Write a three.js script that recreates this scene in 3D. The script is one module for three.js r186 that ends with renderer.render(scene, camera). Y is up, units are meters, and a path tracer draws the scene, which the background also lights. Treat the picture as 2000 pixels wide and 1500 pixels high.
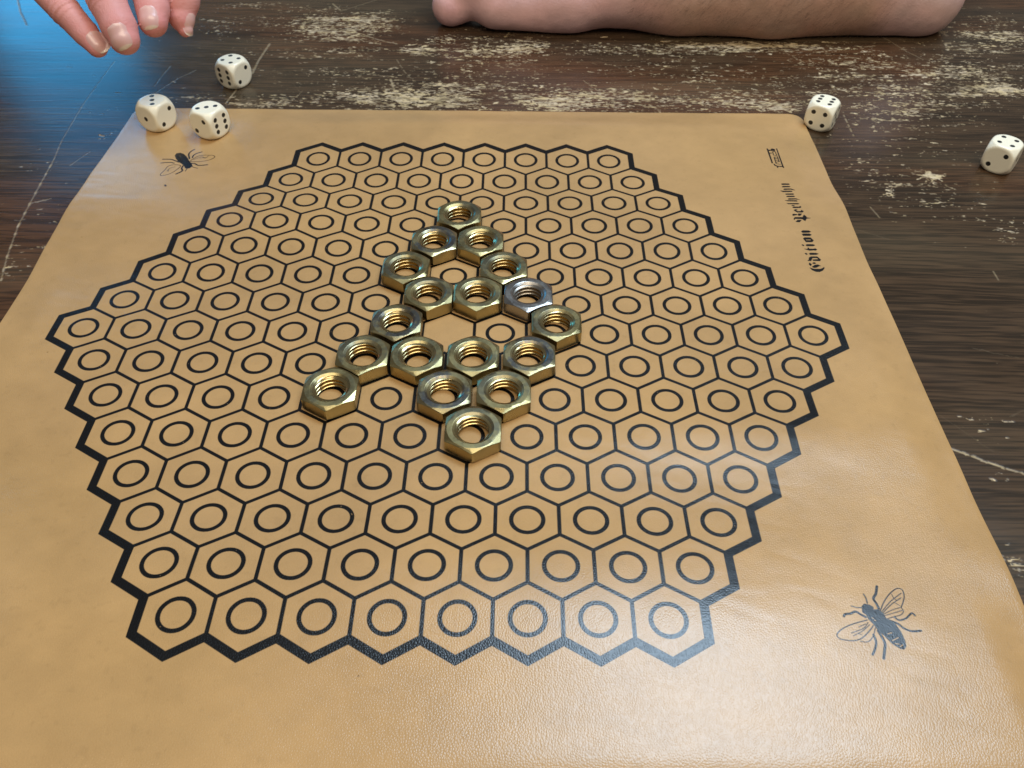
import * as THREE from 'three';
import { mergeVertices, toCreasedNormals, mergeGeometries } from 'three/addons/utils/BufferGeometryUtils.js';
import { RoundedBoxGeometry } from 'three/addons/geometries/RoundedBoxGeometry.js';
import { RectAreaLightUniformsLib } from 'three/addons/lights/RectAreaLightUniformsLib.js';

// ---------------------------------------------------------------- camera, light, exposure
const S = 0.023;                               // one printed cell of the mat, in metres
const scene = new THREE.Scene();
const camera = new THREE.PerspectiveCamera(2 * Math.atan(750 / 1667.76) * 180 / Math.PI, 4 / 3, 0.01, 30);
camera.rotation.order = 'YXZ';
camera.rotation.set(-0.803635, 0.003034, 0.007932);
camera.position.set(1.268417 * S, 11.111037 * S, 12.085127 * S);
camera.updateMatrixWorld();
camera.focus = 0.34; camera.userData.fStop = 32;

const renderer = new THREE.WebGLRenderer({ antialias: true });
renderer.toneMapping = THREE.LinearToneMapping;
renderer.toneMappingExposure = 1.13;
renderer.shadowMap.enabled = true;
RectAreaLightUniformsLib.init();

scene.background = new THREE.Color().setRGB(0.125, 0.118, 0.108);   // dim, even interior all round

// warm room lamp over the near side; cool daylight from a skylight over the far side; blue daylight through a narrow window
const LAMP = { x: 0.28, y: 1.5, z: 0.66, w: 1.5, d: 0.8, power: 5.0, color: [1.0, 0.87, 0.66] };
const SKYLIGHT = { x: 0.47, y: 1.5, z: -0.44, w: 0.84, d: 0.48, power: 14.5, color: [0.60, 0.80, 1.0] };
const WINDOW = { a: [-1.79, -2.64], b: [-1.39, -2.80], sashes: [[0.35, 1.19, 4.3, [0.06, 0.50, 1.0]], [1.23, 1.76, 1.05, [0.13, 0.48, 1.0]]] };

// ---------------------------------------------------------------- helpers
const lin2s = (v) => 255 * (v <= 0.0031308 ? 12.92 * v : 1.055 * Math.pow(Math.min(1, v), 1 / 2.4) - 0.055);
const clamp = (v, a, b) => Math.min(b, Math.max(a, v));
const smooth = (a, b, x) => { const t = clamp((x - a) / (b - a), 0, 1); return t * t * (3 - 2 * t); };
const mix = (a, b, t) => a + (b - a) * t;
let seed = 12345;
const rnd = () => { seed = (seed * 1664525 + 1013904223) >>> 0; return seed / 4294967296; };
const hash = (x, y, z = 0) => {
  let h = Math.imul(x, 374761393) ^ Math.imul(y, 668265263) ^ Math.imul(z, 2147483647 - 1274126177);
  h = Math.imul(h ^ (h >>> 13), 1274126177); return ((h ^ (h >>> 16)) >>> 0) / 4294967296;
};
const fade = (t) => t * t * (3 - 2 * t);
function vn(x, y, s = 0, per = 0) {
  let x0 = Math.floor(x), y0 = Math.floor(y); const fx = fade(x - x0), fy = fade(y - y0);
  let x1 = x0 + 1, y1 = y0 + 1;
  if (per) { x0 = ((x0 % per) + per) % per; x1 = ((x1 % per) + per) % per; y0 = ((y0 % per) + per) % per; y1 = ((y1 % per) + per) % per; }
  return mix(mix(hash(x0, y0, s), hash(x1, y0, s), fx), mix(hash(x0, y1, s), hash(x1, y1, s), fx), fy);
}
const fbm = (x, y, s = 0, o = 4) => { let a = 0.5, v = 0, t = 0; for (let i = 0; i < o; i++) { v += a * vn(x, y, s + i * 17); t += a; a *= 0.5; x *= 2.03; y *= 2.03; } return v / t; };
function vn3(x, y, z, s = 0) {
  const z0 = Math.floor(z), f = fade(z - z0);
  return mix(vn(x, y, s + z0 * 131), vn(x, y, s + (z0 + 1) * 131), f);
}
const eye = camera.position.clone();
const ray = (px, py) => new THREE.Vector3((px - 1000) / 1667.76, -(py - 750) / 1667.76, -1).applyQuaternion(camera.quaternion);
const at = (px, py, h = 0) => { const d = ray(px, py); return eye.clone().addScaledVector(d, (h - eye.y) / d.y); };       // point at height h
const depthAt = (px, py, depth) => eye.clone().addScaledVector(ray(px, py), depth);                                         // point at a distance along the lens axis
const M = (o) => new THREE.MeshStandardMaterial(o);
const lc = (r, g, b) => new THREE.Color().setRGB(r, g, b);
const used = {};
function numbered(n) { used[n] = (used[n] ?? -1) + 1; return used[n] ? `${n}_${String(used[n]).padStart(3, '0')}` : n; }
function add(o, name, label, category, group, kind) {
  o.name = numbered(name);
  o.userData.label = label; if (category) o.userData.category = category;
  if (group) o.userData.group = group; if (kind) o.userData.kind = kind;
  scene.add(o); return o;
}
function part(name, geo, mat, parent) { const m = new THREE.Mesh(geo, mat); m.name = name; parent.add(m); return m; }
function dataTex(w, h, fill, srgb) {
  const d = new Uint8Array(w * h * 4);
  for (let y = 0, i = 0; y < h; y++) for (let x = 0; x < w; x++, i += 4) { const c = fill(x, y); d[i] = c[0]; d[i + 1] = c[1]; d[i + 2] = c[2]; d[i + 3] = 255; }
  const t = new THREE.DataTexture(d, w, h); t.magFilter = THREE.LinearFilter; t.minFilter = THREE.LinearMipmapLinearFilter; t.generateMipmaps = true;
  t.wrapS = t.wrapT = THREE.RepeatWrapping; if (srgb) t.colorSpace = THREE.SRGBColorSpace; t.needsUpdate = true; return t;
}

// ---------------------------------------------------------------- lamps outside the frame
function ceilingPanel(P, name, pane, label, category) {
  const g = new THREE.Group(); g.position.set(P.x, P.y, P.z);
  part('housing', new RoundedBoxGeometry(P.w + 0.06, 0.05, P.d + 0.06, 2, 0.01).translate(0, 0.032, 0), M({ color: lc(0.75, 0.75, 0.73), roughness: 0.5 }), g);
  part(pane, new THREE.BoxGeometry(P.w, 0.006, P.d).translate(0, 0.003, 0), M({ color: lc(0.8, 0.8, 0.8), emissive: lc(...P.color), emissiveIntensity: 0.3, roughness: 0.6 }), g);
  const l = new THREE.RectAreaLight(lc(...P.color), P.power, P.w, P.d);
  l.position.set(0, -0.012, 0); l.rotation.x = -Math.PI / 2; g.add(l);
  add(g, name, label, category);
}
ceilingPanel(LAMP, 'ceiling_light', 'diffuser', 'wide warm white ceiling light panel above the near side of the table', 'ceiling light');
ceilingPanel(SKYLIGHT, 'skylight', 'pane', 'skylight full of cool daylight above the far side of the table', 'skylight');
{
  const g = new THREE.Group(), [ax, az] = WINDOW.a, [bx, bz] = WINDOW.b, w = Math.hypot(bx - ax, bz - az);
  g.position.set((ax + bx) / 2, 0, (az + bz) / 2); g.rotation.y = Math.atan2(-(bz - az), bx - ax);
  const y0 = WINDOW.sashes[0][0], y1 = WINDOW.sashes[1][1], mid = (WINDOW.sashes[0][1] + WINDOW.sashes[1][0]) / 2, h = y1 - y0, fm = M({ color: lc(0.6, 0.58, 0.54), roughness: 0.5 });
  const fr = [new THREE.BoxGeometry(0.06, h + 0.12, 0.07).translate(-w / 2 - 0.03, (y0 + y1) / 2, 0), new THREE.BoxGeometry(0.06, h + 0.12, 0.07).translate(w / 2 + 0.03, (y0 + y1) / 2, 0),
    new THREE.BoxGeometry(w, 0.06, 0.068).translate(0, y1 + 0.03, 0), new THREE.BoxGeometry(w, 0.06, 0.068).translate(0, y0 - 0.03, 0), new THREE.BoxGeometry(w, 0.04, 0.05).translate(0, mid, 0)];
  part('frame', mergeGeometries(fr), fm, g);
  for (const [a, b, power, color] of WINDOW.sashes) {
    part('pane', new THREE.BoxGeometry(w, b - a, 0.006).translate(0, (a + b) / 2, -0.01), M({ color: lc(0.1, 0.1, 0.1), emissive: lc(...color), emissiveIntensity: 0.3, roughness: 0.1 }), g);
    const l = new THREE.RectAreaLight(lc(...color), power, w, b - a);
    l.position.set(0, (a + b) / 2, 0); l.rotation.y = Math.PI; g.add(l);
  }
  add(g, 'window', 'tall narrow window full of blue daylight', 'window');
}

// ---------------------------------------------------------------- table top
const TY = -0.125 * S;
const TX0 = -0.42, TX1 = 0.46, TZ0 = -0.42, TZ1 = 0.24, TW = 2048, TH = 1536;
{
  const c = document.createElement('canvas'); c.width = TW; c.height = TH; const g = c.getContext('2d');
  g.fillStyle = '#000'; g.fillRect(0, 0, TW, TH); g.lineCap = 'round';
  const tp = (px, py) => { const p = at(px, py, TY); return [(p.x - TX0) / (TX1 - TX0) * TW, (p.z - TZ0) / (TZ1 - TZ0) * TH]; };
  // scratches through the varnish, from the photograph
  const c2 = document.createElement('canvas'); c2.width = TW; c2.height = TH; const g2 = c2.getContext('2d'); g2.fillStyle = '#000'; g2.fillRect(0, 0, TW, TH); g2.lineCap = 'round';
  const scratch = (pts, w, v, dash) => { const g = g2;
    g.strokeStyle = `rgba(255,255,255,${v})`; g.lineWidth = w; g.beginPath(); g.setLineDash(dash ?? []);
    pts.forEach(([x, y], i) => { const q = tp(x, y); i ? g.lineTo(q[0], q[1]) : g.moveTo(q[0], q[1]); }); g.stroke(); g.setLineDash([]);
  };
  scratch([[2, 548], [14, 500], [36, 440], [72, 372], [104, 314], [120, 276], [160, 208], [188, 168], [224, 120]], 1.3, 0.5);
  scratch([[2, 548], [14, 500], [36, 440], [72, 372], [104, 314]], 2.4, 0.8, [3, 14, 6, 20]);
  scratch([[136, 324], [160, 307], [176, 296]], 1.3, 0.35); scratch([[56, 398], [100, 388]], 1.6, 0.6);
  scratch([[303, 182], [321, 170], [350, 152], [383, 137]], 1.5, 0.4); scratch([[301, 169], [318, 146], [333, 129]], 1.3, 0.35);
  scratch([[493, 143], [505, 118], [527, 85]], 3.4, 0.55, [9, 3, 14, 4]); scratch([[440, 203], [462, 175]], 2.2, 0.6);
  scratch([[34, 0], [40, 25], [52, 50]], 3, 0.6); scratch([[735, 0], [665, 22]], 1.5, 0.3);
  scratch([[1855, 876], [1900, 892], [1935, 905], [1970, 917], [2000, 926]], 2.2, 0.8, [16, 3, 9, 2]); scratch([[1720, 70], [1770, 100], [1800, 115]], 1.5, 0.4);
  scratch([[763, 155], [775, 190], [787, 209]], 3.4, 0.7, [7, 6, 12, 5]); scratch([[775, 117], [790, 140], [808, 158]], 1.8, 0.35, [12, 6]); scratch([[705, 66], [740, 78], [775, 86]], 2.2, 0.7);
  scratch([[650, 8], [665, 20]], 3, 0.5); scratch([[1140, 158], [1180, 186], [1188, 212]], 2, 0.4, [8, 6]); scratch([[1520, 95], [1570, 122], [1600, 135]], 1.5, 0.4, [9, 7]);
  scratch([[1360, 132], [1400, 168], [1445, 195]], 1.5, 0.35, [10, 6]); 
  scratch([[1648, 225], [1662, 255], [1668, 267]], 2.4, 0.5, [5, 5, 9, 7]); scratch([[1700, 405], [1718, 425]], 1.6, 0.4); scratch([[1940, 530], [1950, 547]], 1.6, 0.4);
  scratch([[1900, 680], [1990, 700]], 1, 0.15); scratch([[1880, 1080], [1960, 1088]], 1.5, 0.3); scratch([[160, 460], [188, 455]], 1.6, 0.5);
  // flecks knocked out along the grain: [px, py, half width px, half height px, count, length mm, strength]
  const flecks = [[620, 45, 60, 18, 110, 5, 1], [715, 42, 60, 18, 120, 6, 1], [660, 65, 70, 14, 70, 4, 0.9], [815, 96, 42, 7, 40, 9, 1], [860, 78, 30, 10, 40, 4, 0.8], [700, 95, 90, 16, 60, 4, 0.7],
    [720, 190, 110, 22, 170, 4, 0.75], [840, 185, 90, 28, 130, 5, 0.95], [960, 150, 130, 60, 170, 4, 0.75], [960, 90, 110, 22, 80, 5, 0.9], [1010, 95, 50, 5, 26, 7, 1], [1150, 190, 150, 22, 200, 5, 0.85],
    [1090, 205, 60, 8, 50, 6, 1], [1250, 110, 160, 40, 150, 4, 0.7], [1400, 90, 150, 10, 110, 10, 0.95], [1540, 88, 130, 6, 60, 10, 0.8], [1400, 180, 140, 35, 180, 4, 0.75], [1500, 205, 60, 10, 60, 6, 1],
    [1560, 150, 120, 50, 150, 4, 0.7], [1700, 130, 130, 60, 190, 5, 0.75], [1800, 190, 130, 40, 150, 5, 0.75], [1900, 130, 110, 70, 190, 6, 0.8], [1960, 60, 40, 40, 50, 4, 0.7], [1730, 220, 80, 10, 50, 6, 0.85],
    [1900, 60, 90, 30, 60, 5, 0.6], [1940, 170, 60, 15, 60, 7, 0.9], [1720, 290, 90, 60, 80, 3, 0.65], [1850, 290, 80, 60, 70, 3, 0.6], [1700, 350, 60, 40, 40, 4, 0.7], [1815, 343, 14, 7, 60, 3, 1], [1733, 376, 10, 4, 14, 3, 1],
    [1800, 390, 150, 50, 40, 3, 0.55], [1960, 445, 40, 20, 14, 3, 0.8], [1850, 480, 150, 60, 26, 3, 0.4], [1900, 650, 100, 100, 16, 3, 0.4], [1930, 830, 60, 30, 12, 4, 0.9], [1960, 930, 30, 20, 6, 3, 0.8], [1970, 1090, 30, 10, 4, 6, 0.6],
    [560, 60, 80, 50, 50, 3, 0.5], [560, 20, 120, 20, 30, 4, 0.4], [700, 140, 180, 30, 70, 3, 0.5], [470, 60, 60, 40, 30, 3, 0.4], [430, 40, 40, 30, 26, 4, 0.6], [480, 200, 60, 5, 24, 5, 0.7], [560, 195, 60, 12, 40, 4, 0.6],
    [380, 190, 60, 10, 12, 4, 0.5], [60, 330, 60, 60, 20, 3, 0.5], [205, 260, 14, 10, 10, 3, 0.6], [60, 440, 60, 60, 24, 3, 0.5], [30, 500, 30, 40, 12, 4, 0.7], [140, 400, 60, 40, 16, 2.5, 0.5], [170, 180, 60, 60, 14, 3, 0.25],
    [200, 210, 60, 30, 12, 3, 0.3], [60, 560, 40, 40, 8, 3, 0.4], [1000, 120, 900, 110, 420, 2.5, 0.5], [1500, 20, 500, 20, 90, 4, 0.5]];
  const gauss = () => (rnd() + rnd() + rnd() - 1.5) * 1.15;
  for (const [px, py, rx, ry, n, len, v] of flecks) for (let i = 0; i < n * 0.45; i++) {
    const q = tp(px + gauss() * rx, py + gauss() * ry), L = len * (0.25 + 1.1 * rnd() * rnd()) / 0.43, tilt = (rnd() - 0.5) * 0.5 + (rnd() < 0.12 ? (rnd() - 0.5) * 3 : 0);
    g.strokeStyle = `rgba(255,255,255,${v * (0.35 + 0.65 * rnd())})`; g.lineWidth = 0.9 + rnd() * rnd() * 3.2;
    g.beginPath(); g.moveTo(q[0] - L / 2, q[1] - tilt * L / 2); g.lineTo(q[0] + (rnd() - 0.5) * L * 0.4, q[1] + (rnd() - 0.5) * 3); g.lineTo(q[0] + L / 2, q[1] + tilt * L / 2); g.stroke();
  }
  for (let i = 0; i < 12; i++) { const a = i * 0.55, q = tp(1818, 345); g.strokeStyle = 'rgba(255,255,255,0.8)'; g.lineWidth = 1.6; g.beginPath(); g.moveTo(q[0], q[1]); g.lineTo(q[0] + Math.cos(a) * (14 + 16 * rnd()), q[1] + Math.sin(a) * (8 + 8 * rnd())); g.stroke(); }
  for (let i = 0; i < 260; i++) {      // faint hairline scratches everywhere
    const x = rnd() * TW, y = rnd() * TH, a = (rnd() - 0.5) * 2.4, L = 20 + 120 * rnd();
    g2.strokeStyle = `rgba(255,255,255,${0.04 + 0.1 * rnd()})`; g2.lineWidth = 0.8; g2.beginPath(); g2.moveTo(x, y); g2.lineTo(x + Math.cos(a) * L, y + Math.sin(a) * L * 0.7); g2.stroke();
  }
  const wear = g.getImageData(0, 0, TW, TH).data, cut = g2.getImageData(0, 0, TW, TH).data;
  const W = new Float32Array(TW * TH), G = new Float32Array(TW * TH);
  const DW = TW / 8, DH = TH / 8, D = new Float32Array(DW * DH);      // how far the varnish has gone
  for (const [px, py, rx, ry, n, len, v] of flecks) {
    const q = tp(px, py), e = tp(px + rx, py), f2 = tp(px, py + ry), sx = Math.abs(e[0] - q[0]) / 8 * 0.75, sy = Math.max(1.2, Math.abs(f2[1] - q[1]) / 8 * 0.75), amp = v * Math.min(1.1, n * len / (rx * ry * 0.25));
    for (let y = 0; y < DH; y++) { const ey = ((y - q[1] / 8) / sy) ** 2; if (ey > 8) continue; for (let x = 0; x < DW; x++) { const ex = ((x - q[0] / 8) / sx) ** 2; if (ex < 8) D[y * DW + x] += amp * Math.exp(-(ex + ey) / 1.4); } }
  }
  const Dat = (x, y) => { const u = clamp(x / 8 - 0.5, 0, DW - 1.01), v = clamp(y / 8 - 0.5, 0, DH - 1.01), i = Math.floor(u), j = Math.floor(v), a = u - i, b = v - j; return mix(mix(D[j * DW + i], D[j * DW + i + 1], a), mix(D[j * DW + DW + i], D[j * DW + DW + i + 1], a), b); };
  for (let y = 0, i = 0; y < TH; y++) for (let x = 0; x < TW; x++, i++) {
    const n = fbm(x / 7, y / 3, 5, 2), sx = clamp(Math.round(x + (fbm(x / 11, y / 4, 6, 2) - 0.5) * 14), 0, TW - 1), sy = clamp(Math.round(y + (fbm(x / 9, y / 5, 8, 2) - 0.5) * 7), 0, TH - 1);
    const w = wear[(sy * TW + sx) * 4] / 255, d = Math.min(1.25, Dat(x, y));
    const j = fbm(x / 6, y / 6, 131, 2) - 0.5, chip = 0.25 * fbm(x / 34 + j * 1.6, y / 7 + j * 2, 101, 3) + 0.53 * fbm(x / 5.5 + j * 1.4, y / 2 + j * 1.2, 107, 3) + 0.22 * fbm(x / 120, y / 16, 113, 2), th = 0.735 - 0.245 * Math.sqrt(d * 1.15);
    const cw = cut[(clamp(y + Math.round((vn(x / 4, y / 4, 3) - 0.5) * 2), 0, TH - 1) * TW + x) * 4] / 255;
    W[i] = Math.max(smooth(0.25, 0.75, w * 1.2 + (n - 0.5) * 0.9 * smooth(0.02, 0.3, w) - 0.08), d > 0.02 ? smooth(th - 0.015, th + 0.05, chip) * (0.30 + 0.45 * smooth(0.3, 0.6, n) + 0.25 * smooth(0.4, 0.65, fbm(x / 60, y / 22, 141, 2))) : 0, 0.8 * cw * (0.55 + 0.6 * n));
    const warp = fbm(x / 420, y / 140, 3, 2) * 26;
    G[i] = 0.22 * fbm(x / 190, (y + warp) / 8, 11, 2) + 0.46 * fbm(x / 60, (y + warp) / 2.2, 23, 2) + 0.32 * fbm(x / 22, (y + warp) / 1.1, 29, 1);
  }
  const flip = (x, y) => (TH - 1 - y) * TW + x;
  const map = dataTex(TW, TH, (x, y) => {
    const i = flip(x, y), yy = TH - 1 - y, gr = smooth(0.3, 0.7, G[i]), red = smooth(0.45, 0.7, fbm(x / 260, yy / 110, 41, 3)), pale = smooth(0.5, 0.8, fbm(x / 330, yy / 90, 57, 2));
    let r = mix(0.024, 0.072, gr), gg = mix(0.0155, 0.043, gr), b = mix(0.0095, 0.024, gr);
    r *= 1 + 0.35 * red; b *= 1 - 0.2 * red; r += 0.018 * pale; gg += 0.016 * pale; b += 0.010 * pale;
    const w = W[i], t = 0.75 + 0.35 * fbm(x / 5, yy / 2, 71, 2), k = 0.85 + 0.3 * hash(x >> 4, yy >> 2, 9);
    return [lin2s(mix(r, 0.58 * t, w)), lin2s(mix(gg, 0.46 * t * mix(1, k, 0.15), w)), lin2s(mix(b, 0.285 * t * k, w))];
  }, true);
  const rough = dataTex(TW / 2, TH / 2, (x, y) => { const i = flip(x * 2, y * 2), v = mix(0.13 + 0.10 * fbm(x / 60, (TH / 2 - y) / 30, 91, 3) + 0.05 * G[i], 0.68, W[i]) * 255; return [v, v, v]; });
  const bump = dataTex(TW, TH, (x, y) => { const i = flip(x, y), v = (0.62 + 0.26 * (G[i] - 0.5) - 0.42 * W[i] + 0.05 * fbm(x / 3, y / 3, 33, 2)) * 255; return [v, v, v]; });
  for (const t of [map, rough, bump]) t.wrapS = t.wrapT = THREE.MirroredRepeatWrapping;
  const geo = new RoundedBoxGeometry(2.2, 0.04, 1.4, 3, 0.006); geo.translate(0.02, TY - 0.02, -0.30);
  const P = geo.attributes.position, U = geo.attributes.uv;
  for (let i = 0; i < P.count; i++) U.setXY(i, (P.getX(i) - TX0) / (TX1 - TX0), 1 - (P.getZ(i) - TZ0) / (TZ1 - TZ0));
  const t = new THREE.Mesh(geo, M({ map, roughnessMap: rough, roughness: 1, bumpMap: bump, bumpScale: 0.00017 }));
  add(t, 'table_top', 'dark varnished wooden table top worn through in pale scratches', 'table', null, 'structure');
}

// ---------------------------------------------------------------- leather game mat
const HG = [[12, 38, 79, 115, 124, 112, 85, 45, 14], [4, 10, 26, 53, 64, 50, 33, 18, 7], [-38, -12, -5, -22, -25, -19, -5, 10, 12], [125, 120, 79, 15, -16, 16, 47, 52, 34], [88, 106, 80, 0, -33, 0, 25, 32, 29], [19, 21, -11, -52, -53, -40, -36, -12, 14], [6, -18, -46, -49, -35, -38, -39, -15, 12], [34, -5, -40, -36, -27, -30, -23, -10, 3], [46, -6, -53, -44, -30, -31, -28, -24, -15], [33, -15, -61, -52, -29, -22, -23, -21, -16], [11, -29, -76, -82, -52, -30, -33, -28, -15], [-8, -36, -70, -77, -44, -25, -47, -52, -28], [12, 35, 51, 50, 69, 87, 51, 5, -8], [30, 77, 103, 80, 76, 104, 91, 44, 12], [18, 39, 36, 0, -14, 8, 18, 11, 4]];
const bs = (t) => [(1 - t) ** 3 / 6, (3 * t ** 3 - 6 * t * t + 4) / 6, (-3 * t ** 3 + 3 * t * t + 3 * t + 1) / 6, t ** 3 / 6];
const MX = 8.72, MZ0 = -8.63, MZ1 = 8.81;
function hMat(x, z) {       // height of the mat's upper face, in cells: it has lain rolled up and still waves
  const u = (x + 8) / 2, v = z + 7, u0 = Math.floor(u), v0 = Math.floor(v), bu = bs(u - u0), bv = bs(v - v0); let h = 0;
  for (let j = 0; j < 4; j++) for (let i = 0; i < 4; i++) h += bu[i] * bv[j] * HG[clamp(v0 - 1 + j, 0, 14)][clamp(u0 - 1 + i, 0, 8)] / 1000;
  h = 0.5 * (h - 0.052 + Math.sqrt((h + 0.052) ** 2 + 0.0009));
  const e = Math.max(smooth(7.9, 8.7, Math.abs(x)), smooth(7.6, 8.6, -z), smooth(7.9, 8.7, z));
  const ridge = 0.135 * clamp((z + 7.9) / 3.7, 0, 1) * smooth(-1.0, -4.1, z);
  h = mix(h, -0.04 + ridge, smooth(-5.2, -7.2, x) * smooth(-8.3, -7.6, z) * smooth(-0.4, -2.2, z));
  const fold = Math.exp(-(((z + 4.15) / 0.75) ** 2));
  const edge = -0.05 + (x < 0 ? ridge : fold * 0.09) + 0.06 * Math.exp(-(((z - 5.2) / 0.7) ** 2)) * (x > 0 ? 1 : 0.4);
  h += 0.036 * Math.exp(-(((z - 2.45) / 0.7) ** 2)) * smooth(1.8, 4, x);
  h += 0.2 * smooth(-5.5, -7, x) * smooth(3.1, 5.2, z) * smooth(8.2, 6, z);
  return mix(h, edge, e);
}
const matPoint = (px, py) => { let p = at(px, py, 0); for (let k = 0; k < 4; k++) p = at(px, py, hMat(p.x / S, p.z / S) * S); return [p.x / S, p.z / S]; };
const MS = 2048, PPC = MS / (2 * MX);
{
  const c = document.createElement('canvas'); c.width = c.height = MS; const g = c.getContext('2d');
  const img = g.createImageData(MS, MS);
  for (let y = 0, i = 0; y < MS; y++) for (let x = 0; x < MS; x++, i += 4) {
    const a = fbm(x / 210, y / 210, 3, 4), b = fbm(x / 38, y / 30, 9, 3), f = hash(x, y, 4), sp = smooth(0.70, 0.86, fbm(x / 12, y / 12, 15, 2));
    const k = 0.84 + 0.30 * a + 0.13 * (b - 0.5) + 0.07 * (f - 0.5) - 0.05 * sp;
    const yel = (vn(x / 300, y / 300, 21) - 0.5) * 0.10;
    img.data[i] = lin2s(0.448 * k); img.data[i + 1] = lin2s(0.276 * k * (1 - yel * 0.15)); img.data[i + 2] = lin2s(0.120 * k * (1 - yel)); img.data[i + 3] = 255;
  }
  g.putImageData(img, 0, 0);
  const ground = document.createElement('canvas'); ground.width = ground.height = MS; ground.getContext('2d').drawImage(c, 0, 0);
  const cx = (x) => (x + MX) * PPC, cz = (z) => (z - MZ0) * PPC;
  const INK = 'rgb(6,6,8)';
  const hex = (ctx, x, z, half) => { const R = half / Math.cos(Math.PI / 6); for (let k = 0; k < 6; k++) { const t = Math.PI / 6 + k * Math.PI / 3; const X = cx(x + R * Math.cos(t)), Y = cz(z + R * Math.sin(t)); k ? ctx.lineTo(X, Y) : ctx.moveTo(X, Y); } ctx.closePath(); };
  const cells = []; for (let r = -7; r <= 7; r++) for (let i = 0; i < 15 - Math.abs(r); i++) cells.push([-(14 - Math.abs(r)) / 2 + i, r * Math.sqrt(3) / 2]);
  g.fillStyle = INK; for (const [x, z] of cells) { g.beginPath(); hex(g, x, z, 0.605); g.fill(); }
  g.save(); g.beginPath(); for (const [x, z] of cells) hex(g, x, z, 0.471); g.clip(); g.drawImage(ground, 0, 0); g.restore();
  g.strokeStyle = INK;
  for (const [x, z] of cells) if (x || z) { g.lineWidth = 0.066 * PPC; g.beginPath(); g.arc(cx(x), cz(z), 0.252 * PPC, 0, 7); g.stroke(); }
  // printed bees and lettering, drawn on the mat where they stand
  const tile = (ox, oy, s) => (x, y) => { const p = matPoint(ox + x / s, oy + y / s); return [cx(p[0]), cz(p[1])]; };
  const path = (T, pts, close) => { pts.forEach((p, i) => { const q = T(...p); i ? g.lineTo(...q) : g.moveTo(...q); }); if (close) g.closePath(); };
  const curve = (T, pts, close) => { const q = pts.map((p) => new THREE.Vector3(...T(...p), 0)), n = new THREE.CatmullRomCurve3(q, !!close, 'centripetal').getPoints(pts.length * 6); n.forEach((p, i) => (i ? g.lineTo(p.x, p.y) : g.moveTo(p.x, p.y))); };
  const fill = (T, ...polys) => { g.fillStyle = INK; g.beginPath(); for (const p of polys) path(T, p, true); g.fill('evenodd'); g.strokeStyle = INK; g.lineWidth = 0.9; g.lineJoin = 'round'; g.stroke(); };
  const line = (T, pts, w, style = INK, close) => { g.strokeStyle = style; g.lineWidth = w * 1.55; g.lineCap = 'round'; g.lineJoin = 'round'; g.beginPath(); curve(T, pts, close); g.stroke(); };
  const E1 = tile(1560, 445, 16.667), E2 = tile(1515, 350, 16.667), E3 = tile(1490, 280, 27.27);
  for (const p of [[[80, 128], [125, 90], [330, 95], [395, 130], [330, 160], [125, 162]], [[110, 205], [150, 195], [350, 195], [415, 232], [360, 265], [145, 262]], [[95, 560], [130, 545], [180, 575], [150, 595]], [[225, 570], [265, 540], [470, 545], [530, 572], [470, 600], [265, 600]],
    [[180, 690], [290, 695], [300, 650], [325, 655], [330, 690], [500, 690], [535, 675], [595, 712], [545, 745], [500, 735], [340, 742]], [[195, 835], [240, 825], [290, 860], [250, 878]], [[330, 850], [375, 820], [560, 825], [645, 852], [570, 880], [380, 882]],
    [[285, 1075], [330, 1050], [340, 970], [400, 940], [600, 942], [715, 1040], [690, 1085], [470, 1075], [455, 1040], [640, 1030], [600, 985], [440, 985], [415, 1040], [400, 1080]], [[335, 1195], [350, 1140], [420, 1190], [390, 1245]], [[445, 1155], [500, 1125], [560, 1155], [530, 1175], [460, 1170]],
    [[430, 1275], [520, 1215], [620, 1200], [720, 1250], [660, 1250], [580, 1295], [500, 1305]], [[360, 1300], [500, 1345], [700, 1345], [800, 1310], [820, 1280], [832, 1320], [780, 1395], [680, 1435], [560, 1430], [440, 1380]]]) fill(E1, p);
  fill(E1, [[145, 352], [185, 320], [380, 322], [480, 415], [435, 468], [235, 465]], [[215, 385], [400, 382], [390, 412], [230, 412]]);
  for (const p of [[[180, 160], [210, 140], [420, 142], [455, 160], [420, 178], [210, 180]], [[210, 240], [235, 222], [440, 222], [478, 240], [440, 255], [230, 260]], [[250, 325], [285, 305], [500, 305], [630, 350], [600, 355], [480, 332], [280, 342]], [[150, 375], [230, 378], [510, 375], [550, 392], [510, 408], [230, 412]],
    [[315, 480], [350, 468], [570, 465], [595, 485], [570, 500], [340, 498]], [[350, 560], [380, 542], [590, 540], [630, 558], [600, 575], [370, 575]], [[400, 640], [430, 622], [660, 622], [790, 665], [650, 650], [420, 658]], [[305, 690], [380, 685], [680, 685], [712, 705], [680, 718], [400, 712]],
    [[355, 775], [420, 780], [720, 775], [770, 797], [720, 812], [420, 808]], [[510, 855], [560, 840], [620, 850], [600, 870], [550, 868]], [[545, 910], [600, 890], [760, 895], [800, 870], [835, 905], [800, 930], [580, 935]],
    [[590, 1005], [660, 975], [715, 1000], [650, 1020], [720, 1045], [820, 1040], [840, 1000], [910, 1045], [870, 1080], [700, 1080], [630, 1040]], [[545, 1160], [570, 1130], [690, 1140], [680, 1170], [560, 1190]], [[715, 1165], [740, 1120], [850, 1125], [800, 1190], [750, 1190]],
    [[590, 1290], [620, 1240], [880, 1240], [920, 1160], [990, 1210], [1005, 1250], [1140, 1270], [1000, 1285], [960, 1365], [860, 1300], [620, 1290], [605, 1330]], [[650, 1390], [720, 1330], [835, 1335], [780, 1400]]]) fill(E2, p);
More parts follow.
